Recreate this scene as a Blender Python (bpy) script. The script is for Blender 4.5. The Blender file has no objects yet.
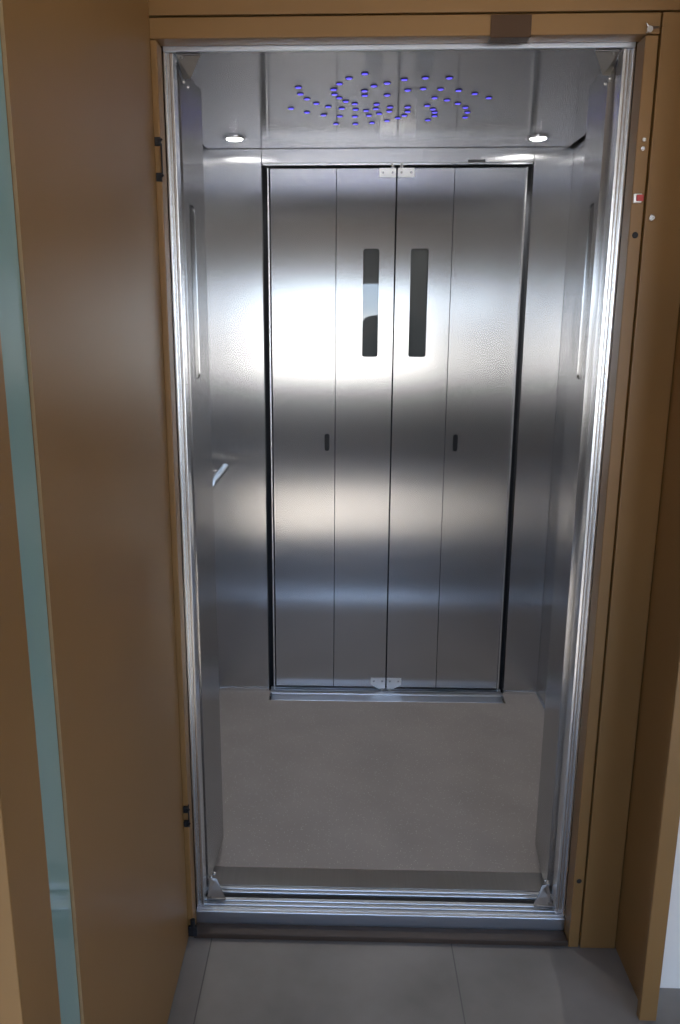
import bpy, bmesh, math, random
from mathutils import Vector, Matrix

random.seed(7)
S = bpy.context.scene
COL = S.collection

# ------------------------------------------------------------------ camera
cam_d = bpy.data.cameras.new('camera')
cam = bpy.data.objects.new('camera', cam_d)
COL.objects.link(cam)
S.camera = cam
PITCH, YAW, ROLL, FPX = 0.2333723, -0.0299111, 0.00043, 808.325
Fv = Vector((math.sin(YAW) * math.cos(PITCH), math.cos(YAW) * math.cos(PITCH), -math.sin(PITCH)))
Rv = Vector((math.cos(YAW), -math.sin(YAW), 0))
Uv = Rv.cross(Fv)
R2 = math.cos(ROLL) * Rv + math.sin(ROLL) * Uv
U2 = -math.sin(ROLL) * Rv + math.cos(ROLL) * Uv
m = Matrix((R2, U2, -Fv)).transposed().to_4x4()
m.translation = Vector((0.35444, -1.77018, 1.46476))
cam.matrix_world = m
cam_d.sensor_fit = 'HORIZONTAL'
cam_d.sensor_width = 36
cam_d.lens = FPX * 36 / 680
cam_d.shift_x = 22.39 / 680
cam_d.clip_start = 0.02

# ------------------------------------------------------------------ sky
SKY = 10.0
W = bpy.data.worlds.new('sky')
S.world = W
W.use_nodes = True
nt = W.node_tree
nt.nodes.clear()
tc = nt.nodes.new('ShaderNodeTexCoord')
sp = nt.nodes.new('ShaderNodeSeparateXYZ')
rp = nt.nodes.new('ShaderNodeValToRGB')
bg = nt.nodes.new('ShaderNodeBackground')
ow = nt.nodes.new('ShaderNodeOutputWorld')
mr = nt.nodes.new('ShaderNodeMapRange')
mr.inputs[1].default_value = -1.0
nt.links.new(tc.outputs['Generated'], sp.inputs[0])
nt.links.new(sp.outputs[2], mr.inputs[0])
nt.links.new(mr.outputs[0], rp.inputs[0])
nt.links.new(rp.outputs[0], bg.inputs[0])
nt.links.new(bg.outputs[0], ow.inputs[0])
cr = rp.color_ramp
cr.elements[0].position = 0.0
cr.elements[0].color = (0.55, 0.50, 0.43, 1)
cr.elements[1].position = 1.0
cr.elements[1].color = (0.22, 0.38, 0.75, 1)
for p, c in ((0.45, (0.80, 0.75, 0.67, 1)), (0.495, (0.98, 0.96, 0.92, 1)), (0.505, (0.46, 0.55, 0.64, 1)), (0.54, (0.32, 0.45, 0.63, 1)), (0.65, (0.36, 0.50, 0.76, 1))):
    e = cr.elements.new(p)
    e.color = c
bg.inputs[1].default_value = SKY

sun_d = bpy.data.lights.new('sun', 'SUN')
sun_d.energy = 14.0
sun_d.color = (1.0, 0.90, 0.76)
sun_d.angle = 0.009
sun = bpy.data.objects.new('sun', sun_d)
COL.objects.link(sun)
sun.rotation_euler = (math.radians(60.5), 0, math.radians(4))   # from behind the viewpoint, through the hall windows onto the hall floor

# daylight portals in the hall window openings (they only guide the sampling of the sky)
for nm, loc, rot, sx, sy in (('window_portal', (-0.665, -4.58, 1.345), (math.radians(90), 0, 0), 3.36, 1.08),
                             ('window_portal', (2.475, -4.58, 1.345), (math.radians(90), 0, 0), 1.94, 1.08),
                             ('window_portal', (3.58, -3.4, 1.3), (0, math.radians(90), 0), 1.38, 1.58)):
    pl = bpy.data.lights.new(nm, 'AREA')
    pl.shape = 'RECTANGLE'
    pl.size, pl.size_y = sx, sy
    pl.cycles.is_portal = True
    po = bpy.data.objects.new(nm, pl)
    COL.objects.link(po)
    po.location = loc
    po.rotation_euler = rot

# ------------------------------------------------------------------ exposure
S.view_settings.view_transform = 'Standard'
S.view_settings.look = 'None'
S.view_settings.gamma = 1
S.view_settings.use_curve_mapping = False
S.view_settings.exposure = 0.25
S.cycles.use_denoising = True
S.cycles.use_adaptive_sampling = False
S.cycles.denoising_prefilter = 'ACCURATE'
S.cycles.max_bounces = 10
S.cycles.glossy_bounces = 8
S.cycles.diffuse_bounces = 5
S.cycles.sample_clamp_indirect = 6
S.cycles.caustics_reflective = True

# ------------------------------------------------------------------ materials
def new_mat(name):
    mt = bpy.data.materials.new(name)
    mt.use_nodes = True
    t = mt.node_tree
    b = t.nodes['Principled BSDF']
    return mt, t, b


def simple(name, col, rough=0.5, metal=0.0, spec=0.5, emis=None, es=0):
    mt, t, b = new_mat(name)
    b.inputs['Base Color'].default_value = (*col, 1)
    b.inputs['Roughness'].default_value = rough
    b.inputs['Metallic'].default_value = metal
    b.inputs['Specular IOR Level'].default_value = spec
    if emis:
        b.inputs['Emission Color'].default_value = (*emis, 1)
        b.inputs['Emission Strength'].default_value = es
    return mt


def noise(t, scale, vec_scale=(1, 1, 1), detail=3):
    c = t.nodes.new('ShaderNodeTexCoord')
    mp = t.nodes.new('ShaderNodeMapping')
    mp.inputs['Scale'].default_value = vec_scale
    n = t.nodes.new('ShaderNodeTexNoise')
    n.inputs['Scale'].default_value = scale
    n.inputs['Detail'].default_value = detail
    t.links.new(c.outputs['Object'], mp.inputs[0])
    t.links.new(mp.outputs[0], n.inputs['Vector'])
    return n.outputs[0]


def ramp(t, src, c0, c1, p0=0.3, p1=0.7):
    r = t.nodes.new('ShaderNodeValToRGB')
    r.color_ramp.elements[0].position = p0
    r.color_ramp.elements[1].position = p1
    r.color_ramp.elements[0].color = (*c0, 1)
    r.color_ramp.elements[1].color = (*c1, 1)
    t.links.new(src, r.inputs[0])
    return r.outputs[0]


def bump(t, b, src, strength, dist):
    bp = t.nodes.new('ShaderNodeBump')
    bp.inputs['Strength'].default_value = strength
    bp.inputs['Distance'].default_value = dist
    t.links.new(src, bp.inputs['Height'])
    t.links.new(bp.outputs[0], b.inputs['Normal'])


def steel(name, col, rough, aniso, grain='Z', wave=0.0, fine=260):
    """brushed stainless sheet; the grain runs along Z (or Y / X), so reflections spread across it"""
    mt, t, b = new_mat(name)
    b.inputs['Metallic'].default_value = 1
    b.inputs['Anisotropic'].default_value = aniso
    b.inputs['Base Color'].default_value = (*col, 1)
    b.inputs['Roughness'].default_value = rough
    sc = {'Z': (fine, fine, 2.0), 'Y': (fine, 2.0, fine), 'X': (2.0, fine, fine)}[grain]
    n = noise(t, 1.0, sc, 2)
    c = ramp(t, n, tuple(v * 0.97 for v in col), tuple(min(1, v * 1.02) for v in col), 0.3, 0.7)
    if fine:
        t.links.new(c, b.inputs['Base Color'])
    r = t.nodes.new('ShaderNodeMapRange')
    r.inputs[3].default_value = rough * 0.96
    r.inputs[4].default_value = rough * 1.04
    t.links.new(n, r.inputs[0])
    if fine:
        t.links.new(r.outputs[0], b.inputs['Roughness'])
    g = t.nodes.new('ShaderNodeNewGeometry')
    cx = t.nodes.new('ShaderNodeVectorMath')
    cx.operation = 'CROSS_PRODUCT'
    cx.inputs[1].default_value = {'Z': (0, 0, 1), 'Y': (0, 1, 0), 'X': (1, 0, 0)}[grain]
    t.links.new(g.outputs['Normal'], cx.inputs[0])
    t.links.new(cx.outputs[0], b.inputs['Tangent'])
    if wave:
        w = noise(t, 1.0, (2.2, 2.2, 3.5), 1)
        bump(t, b, w, wave, 0.004)
    return mt


M = {}
M['steel'] = steel('brushed_steel', (0.56, 0.56, 0.57), 0.26, 1.0, 'Z', 0.04, 0)
M['steel_leaf'] = steel('brushed_steel_door', (0.56, 0.56, 0.57), 0.26, 1.0, 'Z', 0.05, 0)
M['steel_plain'] = steel('brushed_steel_plate', (0.72, 0.72, 0.72), 0.30, 0.85, 'Y', 0.0)
M['steel_ceiling'] = steel('polished_steel_ceiling', (0.68, 0.68, 0.69), 0.15, 0.9, 'X', 0.03)
M['alu'] = steel('extruded_aluminium', (0.80, 0.81, 0.83), 0.27, 0.0, 'Z', 0.0, 0)
M['alu_x'] = steel('extruded_aluminium_sill', (0.74, 0.78, 0.84), 0.34, 0.0, 'X', 0.0, 0)
M['zinc'] = simple('bright_zinc', (0.86, 0.86, 0.86), 0.42, 0.85)
M['chrome'] = simple('chrome', (0.8, 0.8, 0.82), 0.12, 1)
M['bracket'] = simple('dark_pivot_metal', (0.30, 0.29, 0.28), 0.35, 0.9)
M['screw'] = simple('screw_metal', (0.75, 0.75, 0.75), 0.25, 1)
M['black'] = simple('black_rubber', (0.008, 0.008, 0.01), 0.6)
M['gap'] = simple('dark_shaft', (0.012, 0.014, 0.02), 0.7)
M['bronze'] = simple('dark_bronze_plate', (0.10, 0.055, 0.03), 0.3, 0.4)
M['rail_shaded'] = simple('shaded_brown_rail', (0.055, 0.033, 0.02), 0.5, 0.0)  # brown rail darkened, the shade below the sill is put into the colour
M['red'] = simple('red_plastic', (0.55, 0.05, 0.05), 0.4)
M['led_rim'] = simple('led_rim', (0.03, 0.03, 0.12), 0.3, 0.5)
M['led'] = simple('blue_led', (0.05, 0.04, 0.5), 0.3, emis=(0.11, 0.08, 0.9), es=1.6)
M['lamp'] = simple('downlight_lamp', (1, 1, 1), 0.3, emis=(1.0, 0.97, 0.92), es=16)
M['white'] = simple('white_wall_paint', (0.90, 0.85, 0.76), 0.7)
M['ceil'] = simple('hall_ceiling_paint', (0.34, 0.27, 0.20), 0.8)
M['beige'] = simple('beige_wall_paint', (0.27, 0.235, 0.205), 0.8)
M['dark_cloth'] = simple('dark_jacket_cloth', (0.03, 0.034, 0.04), 0.8)
M['trouser'] = simple('dark_trouser_cloth', (0.04, 0.045, 0.06), 0.85)
M['skin'] = simple('skin', (0.55, 0.32, 0.24), 0.5)
M['hair'] = simple('dark_hair', (0.03, 0.022, 0.018), 0.6)
M['plastic'] = simple('black_camera_plastic', (0.02, 0.02, 0.02), 0.4)
M['terrace'] = simple('pale_terrace_stone', (0.62, 0.56, 0.49), 0.8)
M['label'] = simple('dark_label', (0.12, 0.12, 0.13), 0.5)
M['win_frame'] = simple('window_frame_white', (0.7, 0.7, 0.7), 0.5)

# bronze painted sheet
mt, t, b = new_mat('bronze_brown_paint')
n = noise(t, 2.2, (1, 1, 1), 4)
c = ramp(t, n, (0.250, 0.132, 0.043), (0.275, 0.146, 0.049), 0.3, 0.7)
t.links.new(c, b.inputs['Base Color'])
b.inputs['Roughness'].default_value = 0.40
b.inputs['Specular IOR Level'].default_value = 0.45
bump(t, b, noise(t, 420, (1, 1, 1), 2), 0.12, 0.0006)
M['brown'] = mt

# frosted teal laminated glass strip
mt, t, b = new_mat('teal_laminated_glass')
b.inputs['Base Color'].default_value = (0.26, 0.40, 0.38, 1)
b.inputs['Roughness'].default_value = 0.04
b.inputs['IOR'].default_value = 1.7
M['teal'] = mt

# dark vision glass in the leaves
mt, t, b = new_mat('dark_vision_glass')
b.inputs['Base Color'].default_value = (0.10, 0.112, 0.118, 1)
b.inputs['Roughness'].default_value = 0.02
b.inputs['IOR'].default_value = 1.8
M['vision'] = mt

# speckled cab vinyl
mt, t, b = new_mat('speckled_grey_vinyl')
n = noise(t, 5, (1, 1, 1), 5)
c = ramp(t, n, (0.31, 0.283, 0.268), (0.36, 0.33, 0.312))
v = t.nodes.new('ShaderNodeTexVoronoi')
v.inputs['Scale'].default_value = 230
tcx = t.nodes.new('ShaderNodeTexCoord')
t.links.new(tcx.outputs['Object'], v.inputs['Vector'])
wn = t.nodes.new('ShaderNodeSeparateColor')
t.links.new(v.outputs['Color'], wn.inputs[0])
lt = t.nodes.new('ShaderNodeMath'); lt.operation = 'LESS_THAN'; lt.inputs[1].default_value = 0.25
t.links.new(v.outputs['Distance'], lt.inputs[0])
gt = t.nodes.new('ShaderNodeMath'); gt.operation = 'GREATER_THAN'; gt.inputs[1].default_value = 0.84
t.links.new(wn.outputs[0], gt.inputs[0])
mu = t.nodes.new('ShaderNodeMath'); mu.operation = 'MULTIPLY'
t.links.new(lt.outputs[0], mu.inputs[0]); t.links.new(gt.outputs[0], mu.inputs[1])
mx = t.nodes.new('ShaderNodeMix'); mx.data_type = 'RGBA'
t.links.new(mu.outputs[0], mx.inputs[0]); t.links.new(c, mx.inputs[6]); mx.inputs[7].default_value = (0.68, 0.65, 0.62, 1)
t.links.new(mx.outputs[2], b.inputs['Base Color'])
b.inputs['Roughness'].default_value = 0.55
M['vinyl'] = mt

# large hall tiles 0.6 m, seams at x = 0.037 + 0.6 n
mt, t, b = new_mat('grey_floor_tile')
n = noise(t, 3.0, (1, 1, 1), 8)
c = ramp(t, n, (0.175, 0.165, 0.155), (0.33, 0.31, 0.29), 0.3, 0.72)
br = t.nodes.new('ShaderNodeTexBrick')
br.offset = 0.0
br.inputs['Scale'].default_value = 1.0
br.inputs['Mortar Size'].default_value = 0.0016
br.inputs['Mortar Smooth'].default_value = 0.2
br.inputs['Brick Width'].default_value = 0.6
br.inputs['Row Height'].default_value = 0.6
br.inputs['Mortar'].default_value = (0.14, 0.135, 0.13, 1)
tcx = t.nodes.new('ShaderNodeTexCoord'); mp = t.nodes.new('ShaderNodeMapping')
mp.inputs['Location'].default_value = (-0.037 + 6.0, 0.36 + 12.0, 0)
t.links.new(tcx.outputs['Object'], mp.inputs[0]); t.links.new(mp.outputs[0], br.inputs['Vector'])
t.links.new(c, br.inputs['Color1']); t.links.new(c, br.inputs['Color2'])
t.links.new(br.outputs['Color'], b.inputs['Base Color'])
b.inputs['Roughness'].default_value = 0.5
b.inputs['Specular IOR Level'].default_value = 0.35
bump(t, b, noise(t, 60, (1, 1, 1), 4), 0.08, 0.001)
M['tile'] = mt

mt, t, b = new_mat('window_glass')
b.inputs['Base Color'].default_value = (1, 1, 1, 1)
b.inputs['Transmission Weight'].default_value = 1
b.inputs['Roughness'].default_value = 0
b.inputs['IOR'].default_value = 1.02
M['clear'] = mt

# ------------------------------------------------------------------ mesh helpers
def BM():
    return bmesh.new()


def box(bm, x0, x1, y0, y1, z0, z1, bev=0.0, mi=0):
    r = bmesh.ops.create_cube(bm, size=1)
    vs = r['verts']
    for v in vs:
        v.co = Vector(((x0 + x1) / 2 + v.co.x * (x1 - x0), (y0 + y1) / 2 + v.co.y * (y1 - y0), (z0 + z1) / 2 + v.co.z * (z1 - z0)))
    fs = list({f for v in vs for f in v.link_faces})
    for f in fs:
        f.material_index = mi
    if bev > 0:
        es = list({e for v in vs for e in v.link_edges})
        bmesh.ops.bevel(bm, geom=es, offset=bev, segments=2, affect='EDGES', profile=0.5)
    return bm


def tube(bm, a, b_, r, seg=20, r2=None):
    a, b_ = Vector(a), Vector(b_)
    d = b_ - a
    q = d.to_track_quat('Z', 'Y').to_matrix().to_4x4()
    q.translation = (a + b_) / 2
    bmesh.ops.create_cone(bm, cap_ends=True, segments=seg, radius1=r, radius2=r if r2 is None else r2, depth=d.length, matrix=q)
    return bm


def rounded(x0, x1, z0, z1, r, n=5):
    pts = []
    for cx, cz, a0 in ((x1 - r, z1 - r, 0), (x0 + r, z1 - r, 90), (x0 + r, z0 + r, 180), (x1 - r, z0 + r, 270)):
        for k in range(n + 1):
            a = math.radians(a0 + 90 * k / n)
            pts.append((cx + r * math.cos(a), cz + r * math.sin(a)))
    return pts


def plate(bm, outline, holes, y0, y1):
    """outline and holes are (x, z) loops; the plate fills y0..y1"""
    edges = []
    for lp in [outline] + holes:
        vs = [bm.verts.new((x, y0, z)) for x, z in lp]
        for i in range(len(vs)):
            edges.append(bm.edges.new((vs[i], vs[(i + 1) % len(vs)])))
    r = bmesh.ops.triangle_fill(bm, edges=edges, use_beauty=True, normal=(0, -1, 0))
    fs = [g for g in r['geom'] if isinstance(g, bmesh.types.BMFace)]
    ex = bmesh.ops.extrude_face_region(bm, geom=fs)
    bmesh.ops.translate(bm, verts=[g for g in ex['geom'] if isinstance(g, bmesh.types.BMVert)], vec=(0, y1 - y0, 0))
    bmesh.ops.recalc_face_normals(bm, faces=bm.faces)
    return bm


def obj(name, bm, mats, parent=None, smooth=False, label=None):
    me = bpy.data.meshes.new(name)
    if not smooth:
        pass
    bm.to_mesh(me)
    bm.free()
    for mm in (mats if isinstance(mats, (list, tuple)) else [mats]):
        me.materials.append(mm)
    if smooth:
        for p in me.polygons:
            p.use_smooth = True
    o = bpy.data.objects.new(name, me)
    COL.objects.link(o)
    if parent:
        o.parent = parent
    if label:
        o['label'] = label
    return o


def tag(o, label, cat, group=None):
    o['label'] = label
    o['category'] = cat
    if group:
        o['group'] = group
    return o


def thing(name, label, cat, loc=(0, 0, 0), rot=0, group=None):
    o = bpy.data.objects.new(name, None)
    COL.objects.link(o)
    o.empty_display_size = 0.1
    o.location = loc
    o.rotation_euler = (0, 0, rot)
    return tag(o, label, cat, group)


def struct(name, bm, mats, label=None):
    o = obj(name, bm, mats)
    o['kind'] = 'structure'
    if label:
        o['label'] = label
    return o


# ------------------------------------------------------------------ dimensions
FZ = -0.05                      # hall floor, 5 cm below the cab floor
CX0, CX1 = -0.141, 1.147        # cab side walls
CY0, CY1 = 0.0, 1.266           # cab front / rear
CZ = 2.045                      # cab ceiling
HX0, HX1, HY0, HZ = -2.4, 3.6, -4.6, 2.6

# ------------------------------------------------------------------ hall shell
bm = BM(); box(bm, HX0 - .2, HX1 + .2, HY0 - .2, -0.012, FZ - .1, FZ); struct('floor', bm, M['tile'])
bm = BM(); box(bm, HX0 - .2, HX1 + .2, HY0 - .2, 1.6, HZ, HZ + .1); struct('ceiling_hall', bm, M['ceil'])
bm = BM(); box(bm, 1.062, HX1, -0.17, -0.05, FZ, HZ); struct('wall_front_right', bm, M['white'])
bm = BM(); box(bm, HX0, -0.165, -0.17, -0.05, FZ, HZ); struct('wall_front_left', bm, M['white'])


def wall_with_hole(name, axis, pos, th, u0, u1, w0, w1, hu0, hu1, hz0, hz1, mat):
    bm = BM()
    segs = [(u0, hu0, w0, w1), (hu1, u1, w0, w1), (hu0, hu1, w0, hz0), (hu0, hu1, hz1, w1)]
    for a, b_, z0, z1 in segs:
        if axis == 'Y':
            box(bm, a, b_, pos, pos + th, z0, z1)
        else:
            box(bm, pos, pos + th, a, b_, z0, z1)
    return struct(name, bm, mat)


BWX0, BWX1, BWZ0, BWZ1 = -2.35, 1.02, 0.80, 1.89
BVX0, BVX1 = 1.50, 3.45  # opening for the added window at the back right
bm = BM()
for a, b_ in ((HX0 - .2, BWX0), (BWX1, BVX0), (BVX1, HX1 + .2)):
    box(bm, a, b_, HY0 - .2, HY0, FZ, HZ)
for a, b_ in ((BWX0, BWX1), (BVX0, BVX1)):
    box(bm, a, b_, HY0 - .2, HY0, FZ, BWZ0)
    box(bm, a, b_, HY0 - .2, HY0, BWZ1, HZ)
struct('wall_back', bm, M['beige'])
RWY0, RWY1, RWZ0, RWZ1 = -4.2, -2.6, 0.6, 2.0  # opening for the added window in the right hall wall
wall_with_hole('wall_right_hall', 'X', HX1, .2, HY0, 1.6, FZ, HZ, RWY0, RWY1, RWZ0, RWZ1, M['white'])
bm = BM(); box(bm, HX0 - .2, HX0, HY0, 1.6, FZ, HZ); struct('wall_left_hall', bm, M['beige'])


def window(name, axis, pos, u0, u1, z0, z1, n):
    bm = BM()
    w = 0.05
    def bx(a, b_, c, d, m_=0, th=0.06):
        if axis == 'Y':
            box(bm, a, b_, pos, pos + th, c, d, mi=m_)
        else:
            box(bm, pos, pos + th, a, b_, c, d, mi=m_)
    bx(u0, u1, z0, z0 + w); bx(u0, u1, z1 - w, z1)
    for k in range(n + 1):
        x = u0 + (u1 - u0 - w) * k / n
        bx(x, x + w, z0 + w, z1 - w)
    return struct(name, bm, [M['win_frame']])


window('window_1', 'Y', HY0 - .13, BWX0, BWX1, BWZ0, BWZ1, 2)
window('added_window_side', 'X', HX1 + .07, RWY0, RWY1, RWZ0, RWZ1, 3)  # unseen window, added to throw light on the landing door
window('added_window_back', 'Y', HY0 - .13, BVX0, BVX1, BWZ0, BWZ1, 1)  # unseen window, added for more light and reflection on the right
bm = BM(); box(bm, HX0 - .2, HX1 + .2, 1.6, 1.7, FZ, HZ); struct('wall_shaft_back', bm, M['gap'])
bm = BM(); box(bm, -30, 30, -18, HY0 - .2, -0.4, -0.3); struct('ground_outside', bm, M['terrace'])

# ------------------------------------------------------------------ lift cab shell
bm = BM(); box(bm, CX0 - .05, CX1 + .05, 0.16, 1.165, -0.03, 0.0); box(bm, CX0 - .05, .0735, 1.165, 1.254, -0.03, 0.0); box(bm, 1.0065, CX1 + .05, 1.165, 1.254, -0.03, 0.0); struct('floor_cabin', bm, M['vinyl'])
bm = BM(); box(bm, CX0 - .05, CX1 + .05, 0.0, 1.45, -0.09, -0.031); struct('floor_cabin_underframe', bm, M['gap'])
bm = BM(); box(bm, CX0 - .03, CX0, CY0, 1.40, -0.03, 2.12); struct('wall_left', bm, M['steel'])
bm = BM(); box(bm, CX1, CX1 + .03, CY0, 1.40, -0.03, 2.12); struct('wall_right', bm, M['steel'])
bm = BM(); box(bm, CX0, 0.066, CY1 - .012, 1.30, -0.03, 2.12, .0015); struct('wall_rear_left', bm, M['steel'])
bm = BM(); box(bm, 1.014, CX1, CY1 - .012, 1.30, -0.03, 2.12, .0015); struct('wall_rear_right', bm, M['steel'])
bm = BM(); box(bm, 0.0675, 1.0125, CY1 - .012, 1.30, 1.997, 2.12, .0015); struct('wall_rear_header', bm, M['steel'])
bm = BM(); box(bm, CX0 - .03, CX1 + .03, 1.3005, 1.40, -.09, 2.12); struct('wall_shaft_rear', bm, M['gap'])
# front returns beside the opening and header above, inside the cab
bm = BM(); box(bm, CX0, -0.018, 0.055, 0.075, -0.03, 2.12, .001); struct('wall_front_cabin_left', bm, M['steel'])
bm = BM(); box(bm, 0.942, CX1, 0.055, 0.075, -0.03, 2.12, .001); struct('wall_front_cabin_right', bm, M['steel'])
bm = BM(); box(bm, -0.016, 0.94, 0.06, 0.075, 2.004, 2.12, .001); struct('wall_front_cabin_header', bm, M['bracket'])
# ceiling panel hung with a dark shadow gap round it
bm = BM(); box(bm, CX0 + .016, CX1 - .016, 0.078, CY1 - .020, CZ, CZ + .02, .002); struct('ceiling', bm, M['steel_ceiling'])
bm = BM(); box(bm, CX0 - .03, CX1 + .03, 0.0, 1.40, 2.12, 2.15); struct('ceiling_cabin_roof', bm, M['gap'])
# thin bright skirting
bm = BM(); box(bm, CX0, 0.066, CY1 - .020, CY1 - .0125, 0.0, 0.012, .001); struct('baseboard_rear_left', bm, M['alu'])
bm = BM(); box(bm, 1.014, CX1, CY1 - .020, CY1 - .0125, 0.0, 0.012, .001); struct('baseboard_rear_right', bm, M['alu'])
bm = BM(); box(bm, CX0 + .0005, CX0 + .008, 0.30, CY1 - .021, 0.0, 0.012, .001); struct('baseboard_left', bm, M['alu'])
bm = BM(); box(bm, CX1 - .008, CX1 - .0005, 0.30, CY1 - .021, 0.0, 0.012, .001); struct('baseboard_right', bm, M['alu'])


# ------------------------------------------------------------------ landing door frame, bronze brown
fr = thing('landing_door_frame', 'bronze brown metal frame around the lift entrance, standing on the grey tile floor', 'door frame', (0.46, -0.05, FZ))


def fpart(name, bm, mats, label=None, parent=None):
    """part given in world coordinates under the frame's empty"""
    p = parent or fr
    o = obj(name, bm, mats, None, label=label)
    bpy.context.view_layer.update()
    o.parent = p
    o.matrix_parent_inverse = p.matrix_world.inverted()
    return o


bpy.context.view_layer.update()
bm = BM(); box(bm, -0.028, 0.952, -0.05, -0.003, 1.993, 2.030, .002); fpart('header', bm, M['brown'])
bm = BM(); box(bm, -0.045, 1.040, -0.05, -0.003, 2.0335, 2.55, .002); fpart('header_panel', bm, M['brown'])
bm = BM(); box(bm, -0.028, -0.009, -0.05, -0.003, -0.046, 1.991, .002); fpart('jamb', bm, M['brown'])
bm = BM(); box(bm, 0.926, 0.951, -0.05, -0.003, FZ, 1.991, .002); fpart('jamb', bm, M['brown'])
bm = BM(); box(bm, 0.9545, 1.040, -0.052, -0.003, FZ, 2.030, .002); fpart('side_panel', bm, M['brown'])
bm = BM(); box(bm, 1.042, 1.062, -0.246, -0.02, FZ, 2.55, .001); box(bm, 1.024, 1.062, -0.264, -0.246, FZ, 2.55, .002); fpart('casing_leg', bm, M['brown'])
bm = BM(); box(bm, -0.165, -0.135, -0.20, -0.02, FZ, 2.55, .002); fpart('casing_leg', bm, M['brown'])
bm = BM(); box(bm, -0.135, -0.046, -0.040, -0.003, FZ, 2.55, .002); fpart('side_panel', bm, M['brown'])
bm = BM(); box(bm, -0.008, 0.925, -0.05, -0.012, FZ + .001, -0.034, .002); fpart('threshold_rail', bm, M['rail_shaded'], 'brown rail under the sill, shade put into its colour')
# bronze strike plate folded down over the header, with its lip
bm = BM()
box(bm, 0.632, 0.709, -0.0525, -0.050, 1.990, 2.028, .0008)
box(bm, 0.632, 0.709, -0.0525, -0.020, 1.9885, 1.9915, .0008)
sk = fpart('strike_plate', bm, M['bronze'], 'dark bronze strike plate on the header')
# screws, bolts, plugs on the right jamb
def disc(name, x, z, r, mat, y=-0.05, dome=0.003, label=None):
    bm = BM()
    tube(bm, (x, y + .001, z), (x, y - dome, z), r, 20, r * 0.72)
    tube(bm, (x, y - dome + .0002, z), (x, y - dome - .0004, z), r * 0.4, 6)
    return fpart(name, bm, mat, label)
disc('screw', 0.9385, 1.806, .005, M['screw'], dome=.005, label='bright screw head')
disc('screw', 0.9375, 1.790, .0055, M['screw'], dome=.005, label='bright screw head')
disc('bolt', 0.967, 1.662, .0078, M['screw'], y=-0.052, dome=.004, label='round zinc bolt head')
disc('plug', 0.9385, 1.630, .0072, M['black'], dome=.0012, label='round black plug')
disc('plug', 0.9385, 0.139, .0072, M['black'], dome=.0012, label='round black plug')
bm = BM()
box(bm, 0.928, 0.944, -0.056, -0.049, 1.690, 1.708, .002)
rc = fpart('contact_housing', bm, M['zinc'])
bm = BM(); box(bm, 0.932, 0.946, -0.060, -0.0562, 1.693, 1.705, .0015); fpart('contact_button', bm, M['red'], 'small red plastic contact', rc)
# pointed spring latch at the top right corner
bm = BM()
tube(bm, (0.929, -0.052, 1.998), (0.929, -0.062, 1.998), .006, 8)
tube(bm, (0.929, -0.058, 2.000), (0.956, -0.056, 2.004), .0035, 8, .0008)
tube(bm, (0.929, -0.058, 2.000), (0.922, -0.058, 2.010), .003, 8, .001)
fpart('spring_latch', bm, M['screw'], 'small bright spring latch')

# ------------------------------------------------------------------ landing door, swung open at the left
DY0, DY1 = -0.985, -0.056
GZ0, GZ1 = 0.05, 1.97
ld = thing('landing_door', 'tall bronze brown landing door with teal glass strip, swung open at the left', 'door', (-0.04, -0.05, FZ))
bpy.context.view_layer.update()
bm = BM()
GX = -0.020
SG0, SG1 = -0.872, -0.793
box(bm, -0.062, GX, SG1, DY1, FZ + .006, 2.35, .0025)
box(bm, -0.062, GX, DY0, SG0, FZ + .006, 2.35, .0025)
box(bm, -0.061, GX - .001, SG0 - .003, SG1 + .003, FZ + .006, GZ0)
box(bm, -0.061, GX - .001, SG0 - .003, SG1 + .003, GZ1, 2.35)
lf = fpart('leaf', bm, M['brown'], parent=ld)
bm = BM(); box(bm, -0.058, GX - .004, SG0 + .0005, SG1 - .0015, GZ0 + .001, GZ1 - .001, .001)
fpart('glass_strip', bm, M['teal'], 'narrow teal laminated glass strip', ld)
M['brown_edge'] = simple('light_brown_edge', (0.34, 0.22, 0.11), 0.4)  # lighter brown than the leaf, for the bead beside the glass
bm = BM(); box(bm, GX - .0035, GX + .0006, SG1 - .0012, SG1 + .0, GZ0, GZ1); fpart('glazing_bead', bm, M['brown_edge'], parent=ld)
bm = BM(); box(bm, -0.0635, GX + .001, DY0 - .003, DY0 - .0005, FZ + .006, 2.35, .001)
fpart('closing_edge', bm, M['brown'], parent=ld)
for z in (1.775, 0.30, -0.02):
    bm = BM()
    if z > 0:
        for dz in (.033, -.033) if z > 1 else (.019, -.019):
            box(bm, -0.0195, -0.008, -0.0585, -0.051, z + dz - .008, z + dz + .008, .001)
            tube(bm, (-0.012, -0.06, z + dz - .004), (-0.004, -0.06, z + dz + .004), .0025, 8)
        box(bm, -0.0088, -0.0065, -0.054, -0.050, z - .03, z + .03)
    else:
        box(bm, -0.0195, 0.002, -0.060, -0.051, z - .016, z + .012, .002)
        tube(bm, (-0.008, -0.055, z - .01), (-0.008, -0.055, z + .03), .006, 12)
    fpart('hinge', bm, M['black'], 'black hinge pin', ld)

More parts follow.
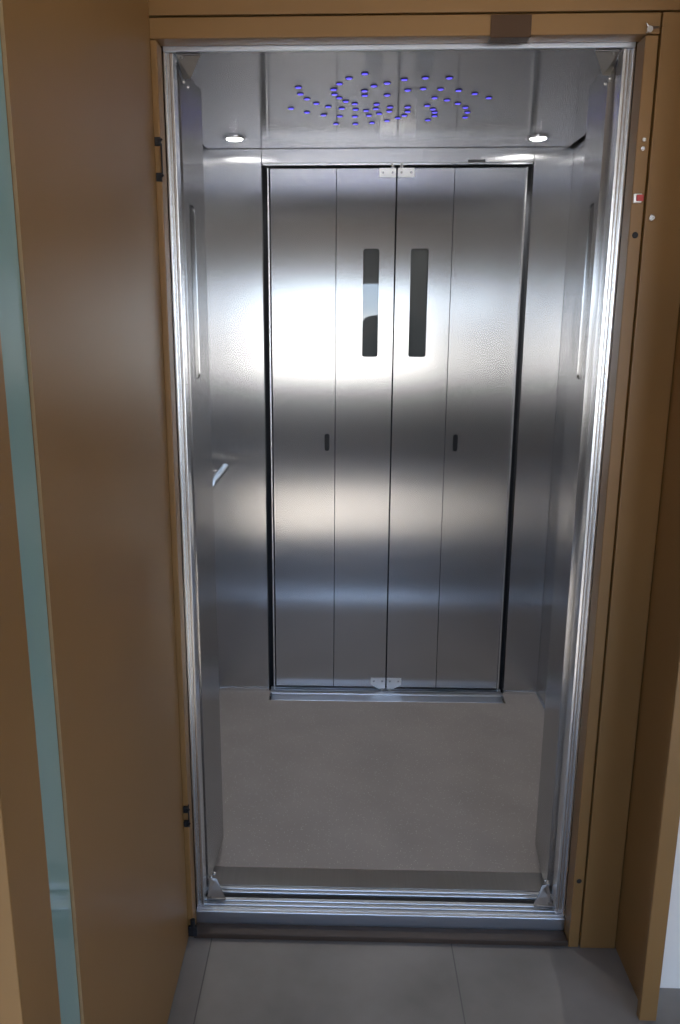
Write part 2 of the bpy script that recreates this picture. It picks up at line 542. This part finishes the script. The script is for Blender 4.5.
# ------------------------------------------------------------------ aluminium entrance frames and sills
def alu_jamb(bm, x, side, y0, z0, z1, w=.020):
    """profile of an extruded jamb: x = outer edge, side=+1 grows to the right"""
    s = side
    def b(a, c, ya, yb, bev=.0012):
        xa, xb = x + s * a, x + s * c
        box(bm, min(xa, xb), max(xa, xb), y0 + ya, y0 + yb, z0, z1, bev)
    b(0.000, 0.005, 0.000, 0.036)      # outer lip
    b(0.0045, w - .0075, 0.007, 0.036)      # recessed web
    b(w - .008, w, 0.001, 0.040, .002)      # rounded inner nose
    b(w * .42, w * .42 + .002, 0.004, 0.009, .0007)     # small rib in the groove


ef = thing('entrance_frame', 'bright aluminium frame lining the front lift opening, inside the brown frame', 'door frame', (0.46, 0.0, 0.0))
bpy.context.view_layer.update()
bm = BM(); alu_jamb(bm, -0.008, 1, 0.0, 0.0005, 1.984); fpart('jamb', bm, M['alu'], parent=ef)
bm = BM(); alu_jamb(bm, 0.926, -1, 0.0, 0.0005, 1.984, .024); fpart('jamb', bm, M['alu'], parent=ef)
bm = BM()
box(bm, -0.008, 0.925, 0.0, 0.008, 1.985, 1.9975, .0015)
box(bm, -0.008, 0.925, 0.008, 0.05, 1.9975, 2.003, .001)
box(bm, -0.008, 0.925, 0.022, 0.027, 1.993, 1.998, .001)
fpart('head_rail', bm, M['alu_x'], parent=ef)
bm = BM(); box(bm, -0.006, 0.923, 0.0502, 0.0545, 1.998, 2.10, .001); fpart('head_cover', bm, M['bracket'], parent=ef)

sl = thing('entrance_sill', 'grooved aluminium sill across the front lift opening, above the tile floor', 'door sill', (0.46, 0.0, -0.03))
bpy.context.view_layer.update()
bm = BM()
box(bm, -0.008, 0.925, -0.0015, 0.086, -0.030, -0.007)
box(bm, -0.008, 0.925, -0.011, -0.0018, -0.046, -0.0005, .002)
for y0, y1 in ((-0.001, 0.008), (0.015, 0.024), (0.031, 0.042), (0.062, 0.069), (0.076, 0.086)):
    box(bm, -0.008, 0.925, y0, y1, -0.028, 0.0, .0022)
fpart('sill_profile', bm, M['alu_x'], parent=sl)
bm = BM(); box(bm, -0.008, 0.925, 0.043, 0.061, -0.0068, -0.0062); fpart('guide_groove', bm, M['gap'], 'dark guide groove', sl)

tp = BM(); box(tp, -0.02, 0.944, 0.0865, 0.160, -0.02, 0.001, .0008)
tp = obj('threshold_plate', tp, M['steel_plain']); tag(tp, 'flat stainless threshold plate between the grooved front sill and the cab floor', 'threshold')

rf = thing('rear_door_frame', 'slim aluminium frame around the closed rear doors, at the back of the cab', 'door frame', (0.54, 1.266, 0.0))
bpy.context.view_layer.update()
bm = BM(); box(bm, 0.086, 0.0925, 1.252, 1.285, 0.0, 1.982, .0015); fpart('jamb', bm, M['alu'], parent=rf)
bm = BM(); box(bm, 0.9875, 0.994, 1.252, 1.285, 0.0, 1.982, .0015); fpart('jamb', bm, M['alu'], parent=rf)
bm = BM(); box(bm, 0.070, 1.010, 1.256, 1.285, 1.990, 1.9965, .001); fpart('head_rail', bm, M['alu_x'], parent=rf)

rs = thing('rear_sill', 'aluminium sill at the foot of the closed rear doors, on the cab floor', 'door sill', (0.54, 1.2, -0.02))
bpy.context.view_layer.update()
bm = BM()
box(bm, 0.082, 0.998, 1.1655, 1.222, -0.02, 0.001, .001)
box(bm, 0.074, 1.006, 1.2225, 1.232, -0.02, 0.004, .001)
box(bm, 0.074, 1.006, 1.234, 1.246, -0.02, 0.003, .001)
box(bm, 0.074, 1.006, 1.252, 1.259, -0.02, 0.003, .001)
box(bm, 0.074, 1.006, 1.272, 1.285, -0.02, 0.003, .001)
fpart('sill_profile', bm, M['alu_x'], parent=rs)
bm = BM(); box(bm, 0.072, 1.008, 1.2225, 1.29, -0.022, -0.012); fpart('guide_groove', bm, M['gap'], 'dark guide groove', rs)

# ------------------------------------------------------------------ folding doors
TH = 0.012
LZ0, LZ1 = 0.016, 1.980


def leaf_outer(parent, w, slot_x, mat):
    """outer leaf, hinge seam at x = w; local x from 0"""
    o = obj('outer_leaf', plate(BM(), [(0, LZ0), (w, LZ0), (w, LZ1), (0, LZ1)], [rounded(slot_x - .009, slot_x + .009, .982, 1.047, .0088)] if slot_x else [], 0, TH), mat, parent)
    if slot_x:
        bm = BM(); plate(bm, rounded(slot_x - .0088, slot_x + .0088, .9822, 1.0468, .0086), [], .004, TH - .001)
        obj('finger_pull', bm, M['black'], o)
    return o


def leaf_inner(parent, w, wx0, wx1, mat, name='inner_leaf'):
    o = obj(name, plate(BM(), [(0, LZ0), (w, LZ0), (w, LZ1), (0, LZ1)], [rounded(wx0, wx1, 1.332, 1.712, .009)], 0, TH), mat, parent)
    bm = BM(); plate(bm, rounded(wx0 + .0006, wx1 - .0006, 1.3326, 1.7114, .0086), [], .0025, TH - .003)
    obj('vision_window', bm, M['vision'], o)
    return o


def pivot(parent, x0, x1, top, mirror):
    """white zinc bracket with two screws, trapezoid foot at the bottom one"""
    bm = BM()
    if top:
        plate(bm, [(x0, 1.951), (x1, 1.951), (x1, 1.981), (x0, 1.981)], [], -.0035, -.0003)
        zc = 1.966
        pinx = x1 - .012 if not mirror else x0 + .012
        tube(bm, (pinx, -.003, 1.978), (pinx, -.003, 1.996), .006, 12)
    else:
        if not mirror:
            lp = [(x0, .028), (x0 + .03, .010), (x1, .010), (x1, .056), (x0, .056)]
        else:
            lp = [(x0, .010), (x1 - .03, .010), (x1, .028), (x1, .056), (x0, .056)]
        plate(bm, lp, [], -.0035, -.0003)
        zc = .043
        pinx = x1 - .012 if not mirror else x0 + .012
        tube(bm, (pinx, -.003, .001), (pinx, -.003, .012), .006, 12)
    b = obj('pivot_bracket', bm, M['zinc'], parent, label='bright zinc pivot bracket')
    for x in (x0 + .012, x1 - .012):
        s = BM(); tube(s, (x, -.0036, zc), (x, -.0062, zc), .0045, 14, .0032)
        obj('screw', s, M['screw'], b)
    return b


# rear pair, closed: leaf faces lie at y = 1.262
RY = 1.262
d = thing('folding_door', 'closed two-leaf steel folding door, left half of the rear pair, window reflecting the sky', 'door', (0.0965, RY, 0), 0, 'rear folding doors')
leaf_outer(d, 0.2315, 0.2025, M['steel_leaf'])
i = leaf_inner(d, 0.2075, 0.0965, 0.1535, M['steel_leaf']); i.location = (0.234, 0, 0)
pivot(i, .149, .2065, True, False); pivot(i, .149, .2065, False, False)
d = thing('folding_door', 'closed two-leaf steel folding door, right half of the rear pair, window fully dark', 'door', (0.5435, RY, 0), 0, 'rear folding doors')
i = leaf_inner(d, 0.198, 0.0535, 0.1165, M['steel_leaf'])
pivot(i, .001, .0585, True, True); pivot(i, .001, .0585, False, True)
o = leaf_outer(d, 0.2425, 0.0375, M['steel_leaf']); o.location = (0.2005, 0, 0)

# front pair, folded open against the jambs
def front_pack(label, side):
    xj = 0.021 if side > 0 else 0.896
    d = thing('folding_door', label, 'door', (xj, 0.06, 0), 0, 'front folding doors')
    # outer leaf, lies along the jamb
    w = 0.222
    # local frame of a leaf: its face normal is -y; rotate so that the visible face looks into the opening
    if side > 0:
        o = obj('outer_leaf', plate(BM(), [(0, LZ0), (w, LZ0), (w, LZ1), (0, LZ1)], [], 0, TH), M['steel_leaf'], d)
        o.location = (-0.0205, -0.002, 0); o.rotation_euler = (0, 0, math.radians(88))
        i = leaf_inner(d, 0.208, 0.045, 0.102, M['steel_leaf'])
        i.location = (-0.007, -0.002, 0); i.rotation_euler = (0, 0, math.radians(87.4))
    else:
        o = obj('outer_leaf', plate(BM(), [(-w, LZ0), (0, LZ0), (0, LZ1), (-w, LZ1)], [], 0, TH), M['steel_leaf'], d)
        o.location = (0.0165, -0.002, 0); o.rotation_euler = (0, 0, math.radians(-94.8))
        i = obj('inner_leaf', plate(BM(), [(-0.208, LZ0), (0, LZ0), (0, LZ1), (-0.208, LZ1)], [rounded(-.102, -.045, 1.332, 1.712, .009)], 0, .018), M['steel_leaf'], d)
        bm = BM(); plate(bm, rounded(-.1014, -.0456, 1.3326, 1.7114, .0086), [], .0025, TH - .003)
        obj('vision_window', bm, M['vision'], i)
        i.location = (-0.003, -0.002, 0); i.rotation_euler = (0, 0, math.radians(-95.4))
    # pivot arms reaching to the track at top and bottom
    for top in (True, False):
        bm = BM()
        z = 1.965 if top else 0.030
        s = side
        zz = z + .020 if top else z - .022
        ap = z + (-.016 if top else .014)
        a = Vector((s * -.006, -.036, zz)); b_ = Vector((s * .042, -.034, zz)); c = Vector((s * .016, -.008, ap))
        e_ = Vector((s * .000, -.004, ap))
        k = Vector((0, .0, .0022))
        vs = [bm.verts.new(p) for p in (a, b_, c, e_, a + k, b_ + k, c + k, e_ + k)]
        for f in ((0, 1, 2, 3), (7, 6, 5, 4), (0, 4, 5, 1), (1, 5, 6, 2), (2, 6, 7, 3), (3, 7, 4, 0)):
            bm.faces.new([vs[q] for q in f])
        box(bm, min(s * -.006, s * .043), max(s * -.006, s * .043), -.041, -.035, zz - .001, zz + .003, .0008)
        tube(bm, (s * .004, -.030, zz - .006), (s * .004, -.030, zz + .006), .005, 12)
        bmesh.ops.recalc_face_normals(bm, faces=bm.faces)
        br = obj('pivot_bracket', bm, M['bracket'], d, label='dark metal pivot bracket')
        for xx, dz in ((.001, .0), (.010, .010)):
            sb = BM(); bmesh.ops.create_icosphere(sb, subdivisions=2, radius=.0042)
            bmesh.ops.translate(sb, verts=sb.verts, vec=(s * xx, -.006 - .1 * xx, ap + (-.006 - dz if top else .006 + dz)))
            obj('screw', sb, M['screw'], br, smooth=True)
    return d


front_pack('steel folding door folded open against the left jamb of the lift entrance', 1)
front_pack('steel folding door folded open against the right jamb of the lift entrance', -1)

# ------------------------------------------------------------------ handrail on the left cab wall
hr = thing('handrail', 'round polished steel handrail on the left cab wall beside the rear panel', 'handrail', (CX0, 0.85, 0.92))
bpy.context.view_layer.update()
bm = BM(); tube(bm, (-0.083, 0.48, 0.925), (-0.083, 1.205, 0.925), .0165, 28); o = fpart('rail', bm, M['chrome'], parent=hr)
for p in o.data.polygons:
    p.use_smooth = len(p.vertices) == 4
for y in (0.58, 1.12):
    bm = BM()
    tube(bm, (CX0 + .0005, y, 0.925), (CX0 + .006, y, 0.925), .026, 24)
    tube(bm, (CX0 + .005, y, 0.925), (-0.098, y, 0.925), .008, 16)
    fpart('rail_bracket', bm, M['chrome'], parent=hr)

# ------------------------------------------------------------------ downlights
def downlight(x, y, label):
    d = thing('downlight', label, 'ceiling light', (x, y, CZ), 0, 'cab ceiling downlights')
    bm = BM()
    n = 40
    prof = [(.027, -.0002), (.027, -.004), (.036, -.0055), (.041, -.0035), (.041, -.0002)]
    rings = [[bm.verts.new((r * math.cos(2 * math.pi * k / n), r * math.sin(2 * math.pi * k / n), z)) for k in range(n)] for r, z in prof]
    for a in range(len(rings) - 1):
        for k in range(n):
            bm.faces.new((rings[a][k], rings[a][(k + 1) % n], rings[a + 1][(k + 1) % n], rings[a + 1][k]))
    bmesh.ops.recalc_face_normals(bm, faces=bm.faces)
    obj('bezel', bm, M['chrome'], d, smooth=True)
    bm = BM()
    bmesh.ops.create_uvsphere(bm, u_segments=24, v_segments=12, radius=.0265)
    for v in bm.verts:
        v.co.z = v.co.z * 0.22 - .003
    obj('lamp_lens', bm, M['lamp'], d, smooth=True)
    l = bpy.data.lights.new('downlight_beam', 'SPOT')
    l.energy = 12
    l.color = (1, .96, .9)
    l.spot_size = math.radians(125)
    l.spot_blend = 0.5
    l.shadow_soft_size = 0.02
    lo = bpy.data.objects.new('downlight_beam', l)
    COL.objects.link(lo)
    lo.parent = d
    lo.location = (0, 0, -.016)
    return d


downlight(-0.004, 1.085, 'round recessed downlight in the cab ceiling at the left rear corner')
downlight(0.990, 1.105, 'round recessed downlight in the cab ceiling at the right rear corner')

# ------------------------------------------------------------------ starry blue LEDs in the ceiling
LED = [(0.404, 0.38), (0.366, 0.416), (0.554, 0.419), (0.613, 0.421), (0.503, 0.432), (0.462, 0.462), (0.342, 0.464), (0.43, 0.486), (0.237, 0.493), (0.558, 0.515), (0.603, 0.52), (0.327, 0.515), (0.519, 0.527), (0.651, 0.534), (0.407, 0.531), (0.239, 0.556), (0.329, 0.562), (0.698, 0.566), (0.409, 0.575), (0.468, 0.573), (0.742, 0.608), (0.254, 0.605), (0.341, 0.597), (0.597, 0.604), (0.633, 0.627), (0.278, 0.653), (0.359, 0.633), (0.444, 0.665), (0.384, 0.66), (0.667, 0.664), (0.31, 0.688), (0.483, 0.697), (0.585, 0.684), (0.205, 0.704), (0.348, 0.708), (0.605, 0.723), (0.532, 0.698), (0.387, 0.721), (0.417, 0.734), (0.248, 0.749), (0.444, 0.715), (0.536, 0.749), (0.614, 0.759), (0.708, 0.762), (0.694, 0.707), (0.483, 0.744), (0.456, 0.771), (0.295, 0.783), (0.427, 0.791), (0.53, 0.794), (0.618, 0.801), (0.342, 0.797), (0.386, 0.802), (0.71, 0.82), (0.604, 0.851), (0.483, 0.857), (0.513, 0.823), (0.33, 0.892), (0.389, 0.894), (0.439, 0.882)]


def led_proto():
    d = thing('led_light', 'tiny blue star light within the round pattern in the polished cab ceiling', 'ceiling light', (0, 0, CZ), 0, 'blue star lights in the cab ceiling')
    bm = BM()
    tube(bm, (0, 0, -.0002), (0, 0, -.0018), .0105, 20, .0095)
    obj('rim', bm, M['led_rim'], d)
    bm = BM()
    bmesh.ops.create_uvsphere(bm, u_segments=14, v_segments=8, radius=.0075)
    for v in bm.verts:
        v.co.z = v.co.z * .16 - .0018
    obj('lens', bm, M['led'], d, smooth=True)
    return d


proto = led_proto()
for k, (x, y) in enumerate(LED):
    if k == 0:
        o = proto
    else:
        o = proto.copy(); COL.objects.link(o)
        for ch in list(proto.children):
            c = ch.copy(); COL.objects.link(c); c.parent = o
    o.location = (x, y, CZ)
    o['label'] = 'tiny blue star light within the round pattern in the polished cab ceiling'
    for px, py, txt in ((.404, .38, 'tiny blue star light nearest the lift entrance in the polished cab ceiling'),
                        (.205, .704, 'tiny blue star light farthest left in the polished cab ceiling'),
                        (.742, .608, 'tiny blue star light farthest right in the polished cab ceiling')):
        if (x, y) == (px, py):
            o['label'] = txt

# small dark plate above the rear doors
bm = BM(); box(bm, 0.785, 0.845, 1.2480, 1.2535, 1.998, 2.005, .001)
o = obj('label_plate', bm, M['label']); tag(o, 'small dark rectangular plate above the right rear door', 'plate')


# ------------------------------------------------------------------ the person standing beside the viewpoint, seen only in reflections
def skinned(name, verts, edges, radii, mat, parent, root=0, sub=2):
    me = bpy.data.meshes.new(name)
    me.from_pydata(verts, edges, [])
    o = bpy.data.objects.new(name, me)
    COL.objects.link(o)
    md = o.modifiers.new('skin', 'SKIN')
    for k, r in enumerate(radii):
        rr = r if isinstance(r, tuple) else (r, r)
        me.skin_vertices[0].data[k].radius = rr
    me.skin_vertices[0].data[root].use_root = True
    sb = o.modifiers.new('sub', 'SUBSURF'); sb.levels = sub; sb.render_levels = sub
    me.materials.append(mat)
    md.use_smooth_shade = True
    o.parent = parent
    return o


pr = thing('person', 'person in a dark jacket holding up a camera, reflected in the left rear door window', 'person', (0.735, -2.02, FZ + .0), 0)
pr.scale = (1.035, 1.035, 1.035)
V, Ed, Ra = [], [], []


def vx(p, r, link=None):
    V.append(p); Ra.append(r)
    if link is not None:
        Ed.append((link, len(V) - 1))
    return len(V) - 1


# body (local z = 0 at the floor), 1.76 m tall, facing +y
pel = vx((0, 0, .95), (.13, .10))
ab = vx((0, .0, 1.10), (.12, .09), pel)
ch = vx((0, .0, 1.30), (.14, .10), ab)
nk0 = vx((0, .0, 1.46), (.065, .06), ch)
nk1 = vx((0, .01, 1.53), (.052, .054), nk0)
hd0 = vx((0, .03, 1.60), (.066, .080), nk1)
hd1 = vx((0, .03, 1.68), (.074, .092), hd0)
hd2 = vx((0, .02, 1.745), (.05, .06), hd1)
nose = vx((0, .128, 1.635), (.010, .012), hd0)
HAND = []
for s in (-1, 1):
    sh = vx((s * .17, 0, 1.42), .052, ch)
    if s < 0:
        el = vx((-.245, .14, 1.20), .040, sh); wr = vx((-.215, .36, 1.385), .026, el)
        pm = vx((-.19, .42, 1.42), (.018, .034), wr)
        base = Vector((-.19, .42, 1.42)); fw = Vector((.55, .75, .1)).normalized(); up = Vector((-.2, -.1, .95)).normalized()
    else:
        el = vx((.24, .12, 1.19), .040, sh); wr = vx((.05, .36, 1.375), .026, el)
        pm = vx((-.005, .42, 1.41), (.018, .034), wr)
        base = Vector((-.005, .42, 1.41)); fw = Vector((-.6, .7, .1)).normalized(); up = Vector((.2, 0, .95)).normalized()
    cu = Vector((-s * .8, -.3, 0)).normalized()
    for f, (off, ln) in enumerate(((.030, .036), (.010, .040), (-.010, .038), (-.029, .030))):
        r0 = base + up * off + fw * .035
        k0 = vx(tuple(r0), .0095, pm)
        k1 = vx(tuple(r0 + fw * ln), .0088, k0)
        k2 = vx(tuple(r0 + fw * ln + cu * .5 * 0 + (fw + cu * -0.0).normalized() * .0 + Vector((-s * -.0 + (.022 if s < 0 else -.022), .006, 0))), .0082, k1)
    t0 = vx(tuple(base - up * .035 + fw * .005 + Vector((0, -.012, 0))), .011, pm)
    vx(tuple(base - up * .045 + fw * .04 + Vector((0, -.018, .004))), .0095, t0)
for s in (-1, 1):
    hp = vx((s * .095, 0, .90), (.085, .085), pel)
    kn = vx((s * .115, .02, .50), (.055, .058), hp)
    an = vx((s * .125, -.01, .10), (.038, .042), kn)
    he = vx((s * .127, .0, .045), (.036, .04), an)
    toe = vx((s * .145, .16, .035), (.038, .026), he)
body = skinned('body', V, Ed, Ra, M['skin'], pr)
# jacket
jv = [(0, 0, .88), (0, 0, 1.08), (0, 0, 1.30), (0, 0, 1.445), (-.178, 0, 1.425), (-.25, .14, 1.19), (-.22, .34, 1.37), (.178, 0, 1.425), (.248, .12, 1.18), (.07, .34, 1.362)]
je = [(0, 1), (1, 2), (2, 3), (2, 4), (4, 5), (5, 6), (2, 7), (7, 8), (8, 9)]
jr = [(.19, .135), (.175, .125), (.185, .135), (.085, .085), .078, .060, .042, .078, .060, .042]
skinned('jacket', jv, je, jr, M['dark_cloth'], pr)
tv = [(0, 0, .93), (-.095, 0, .86), (-.118, .02, .50), (-.126, -.01, .09), (.095, 0, .86), (.118, .02, .50), (.126, -.01, .09)]
te = [(0, 1), (1, 2), (2, 3), (0, 4), (4, 5), (5, 6)]
trr = [(.165, .12), .105, .078, .062, .105, .078, .062]
skinned('trousers', tv, te, trr, M['trouser'], pr)
for s in (-1, 1):
    skinned('shoe', [(s * .127, -.03, .05), (s * .136, .07, .045), (s * .147, .19, .035)], [(0, 1), (1, 2)], [(.045, .048), (.046, .042), (.045, .032)], M['plastic'], pr)
bm = BM(); bmesh.ops.create_icosphere(bm, subdivisions=3, radius=1)
for v in bm.verts:
    c = v.co.copy()
    v.co = Vector((c.x * .088, c.y * .108 + .012, c.z * .105 + 1.685))
    if c.y > .35 and c.z < .45:
        v.co.y = .05; v.co.z = max(v.co.z, 1.72)
    if c.z < -.3:
        v.co.z = max(v.co.z, 1.60); v.co.y = min(v.co.y, .0)
obj('hair', bm, M['hair'], pr, smooth=True)
for s in (-1, 1):
    bm = BM(); bmesh.ops.create_uvsphere(bm, u_segments=12, v_segments=8, radius=.012)
    bmesh.ops.translate(bm, verts=bm.verts, vec=(s * .031, .108, 1.668)); obj('eye', bm, M['win_frame'], pr, smooth=True)
    bm = BM(); bmesh.ops.create_uvsphere(bm, u_segments=12, v_segments=8, radius=1)
    for v in bm.verts:
        v.co = Vector((v.co.x * .010 + s * .083, v.co.y * .018 + .015, v.co.z * .031 + 1.645))
    obj('ear', bm, M['skin'], pr, smooth=True)
bm = BM(); box(bm, -.022, .022, .109, .118, 1.592, 1.600, .003); obj('mouth', bm, M['red'], pr)

# compact camera held in both hands
pc = thing('photo_camera', 'small black camera held up by the person in the dark jacket', 'camera', (0.735 - .10, -2.02 + .49, FZ + 1.47), 0)
bm = BM(); box(bm, -.062, .062, -.018, .018, -.038, .038, .006); box(bm, -.02, .02, -.012, .012, .037, .052, .004); obj('camera_body', bm, M['plastic'], pc)
bm = BM(); tube(bm, (0, .017, -.002), (0, .062, -.002), .031, 28, .029); obj('camera_lens', bm, M['plastic'], pc)
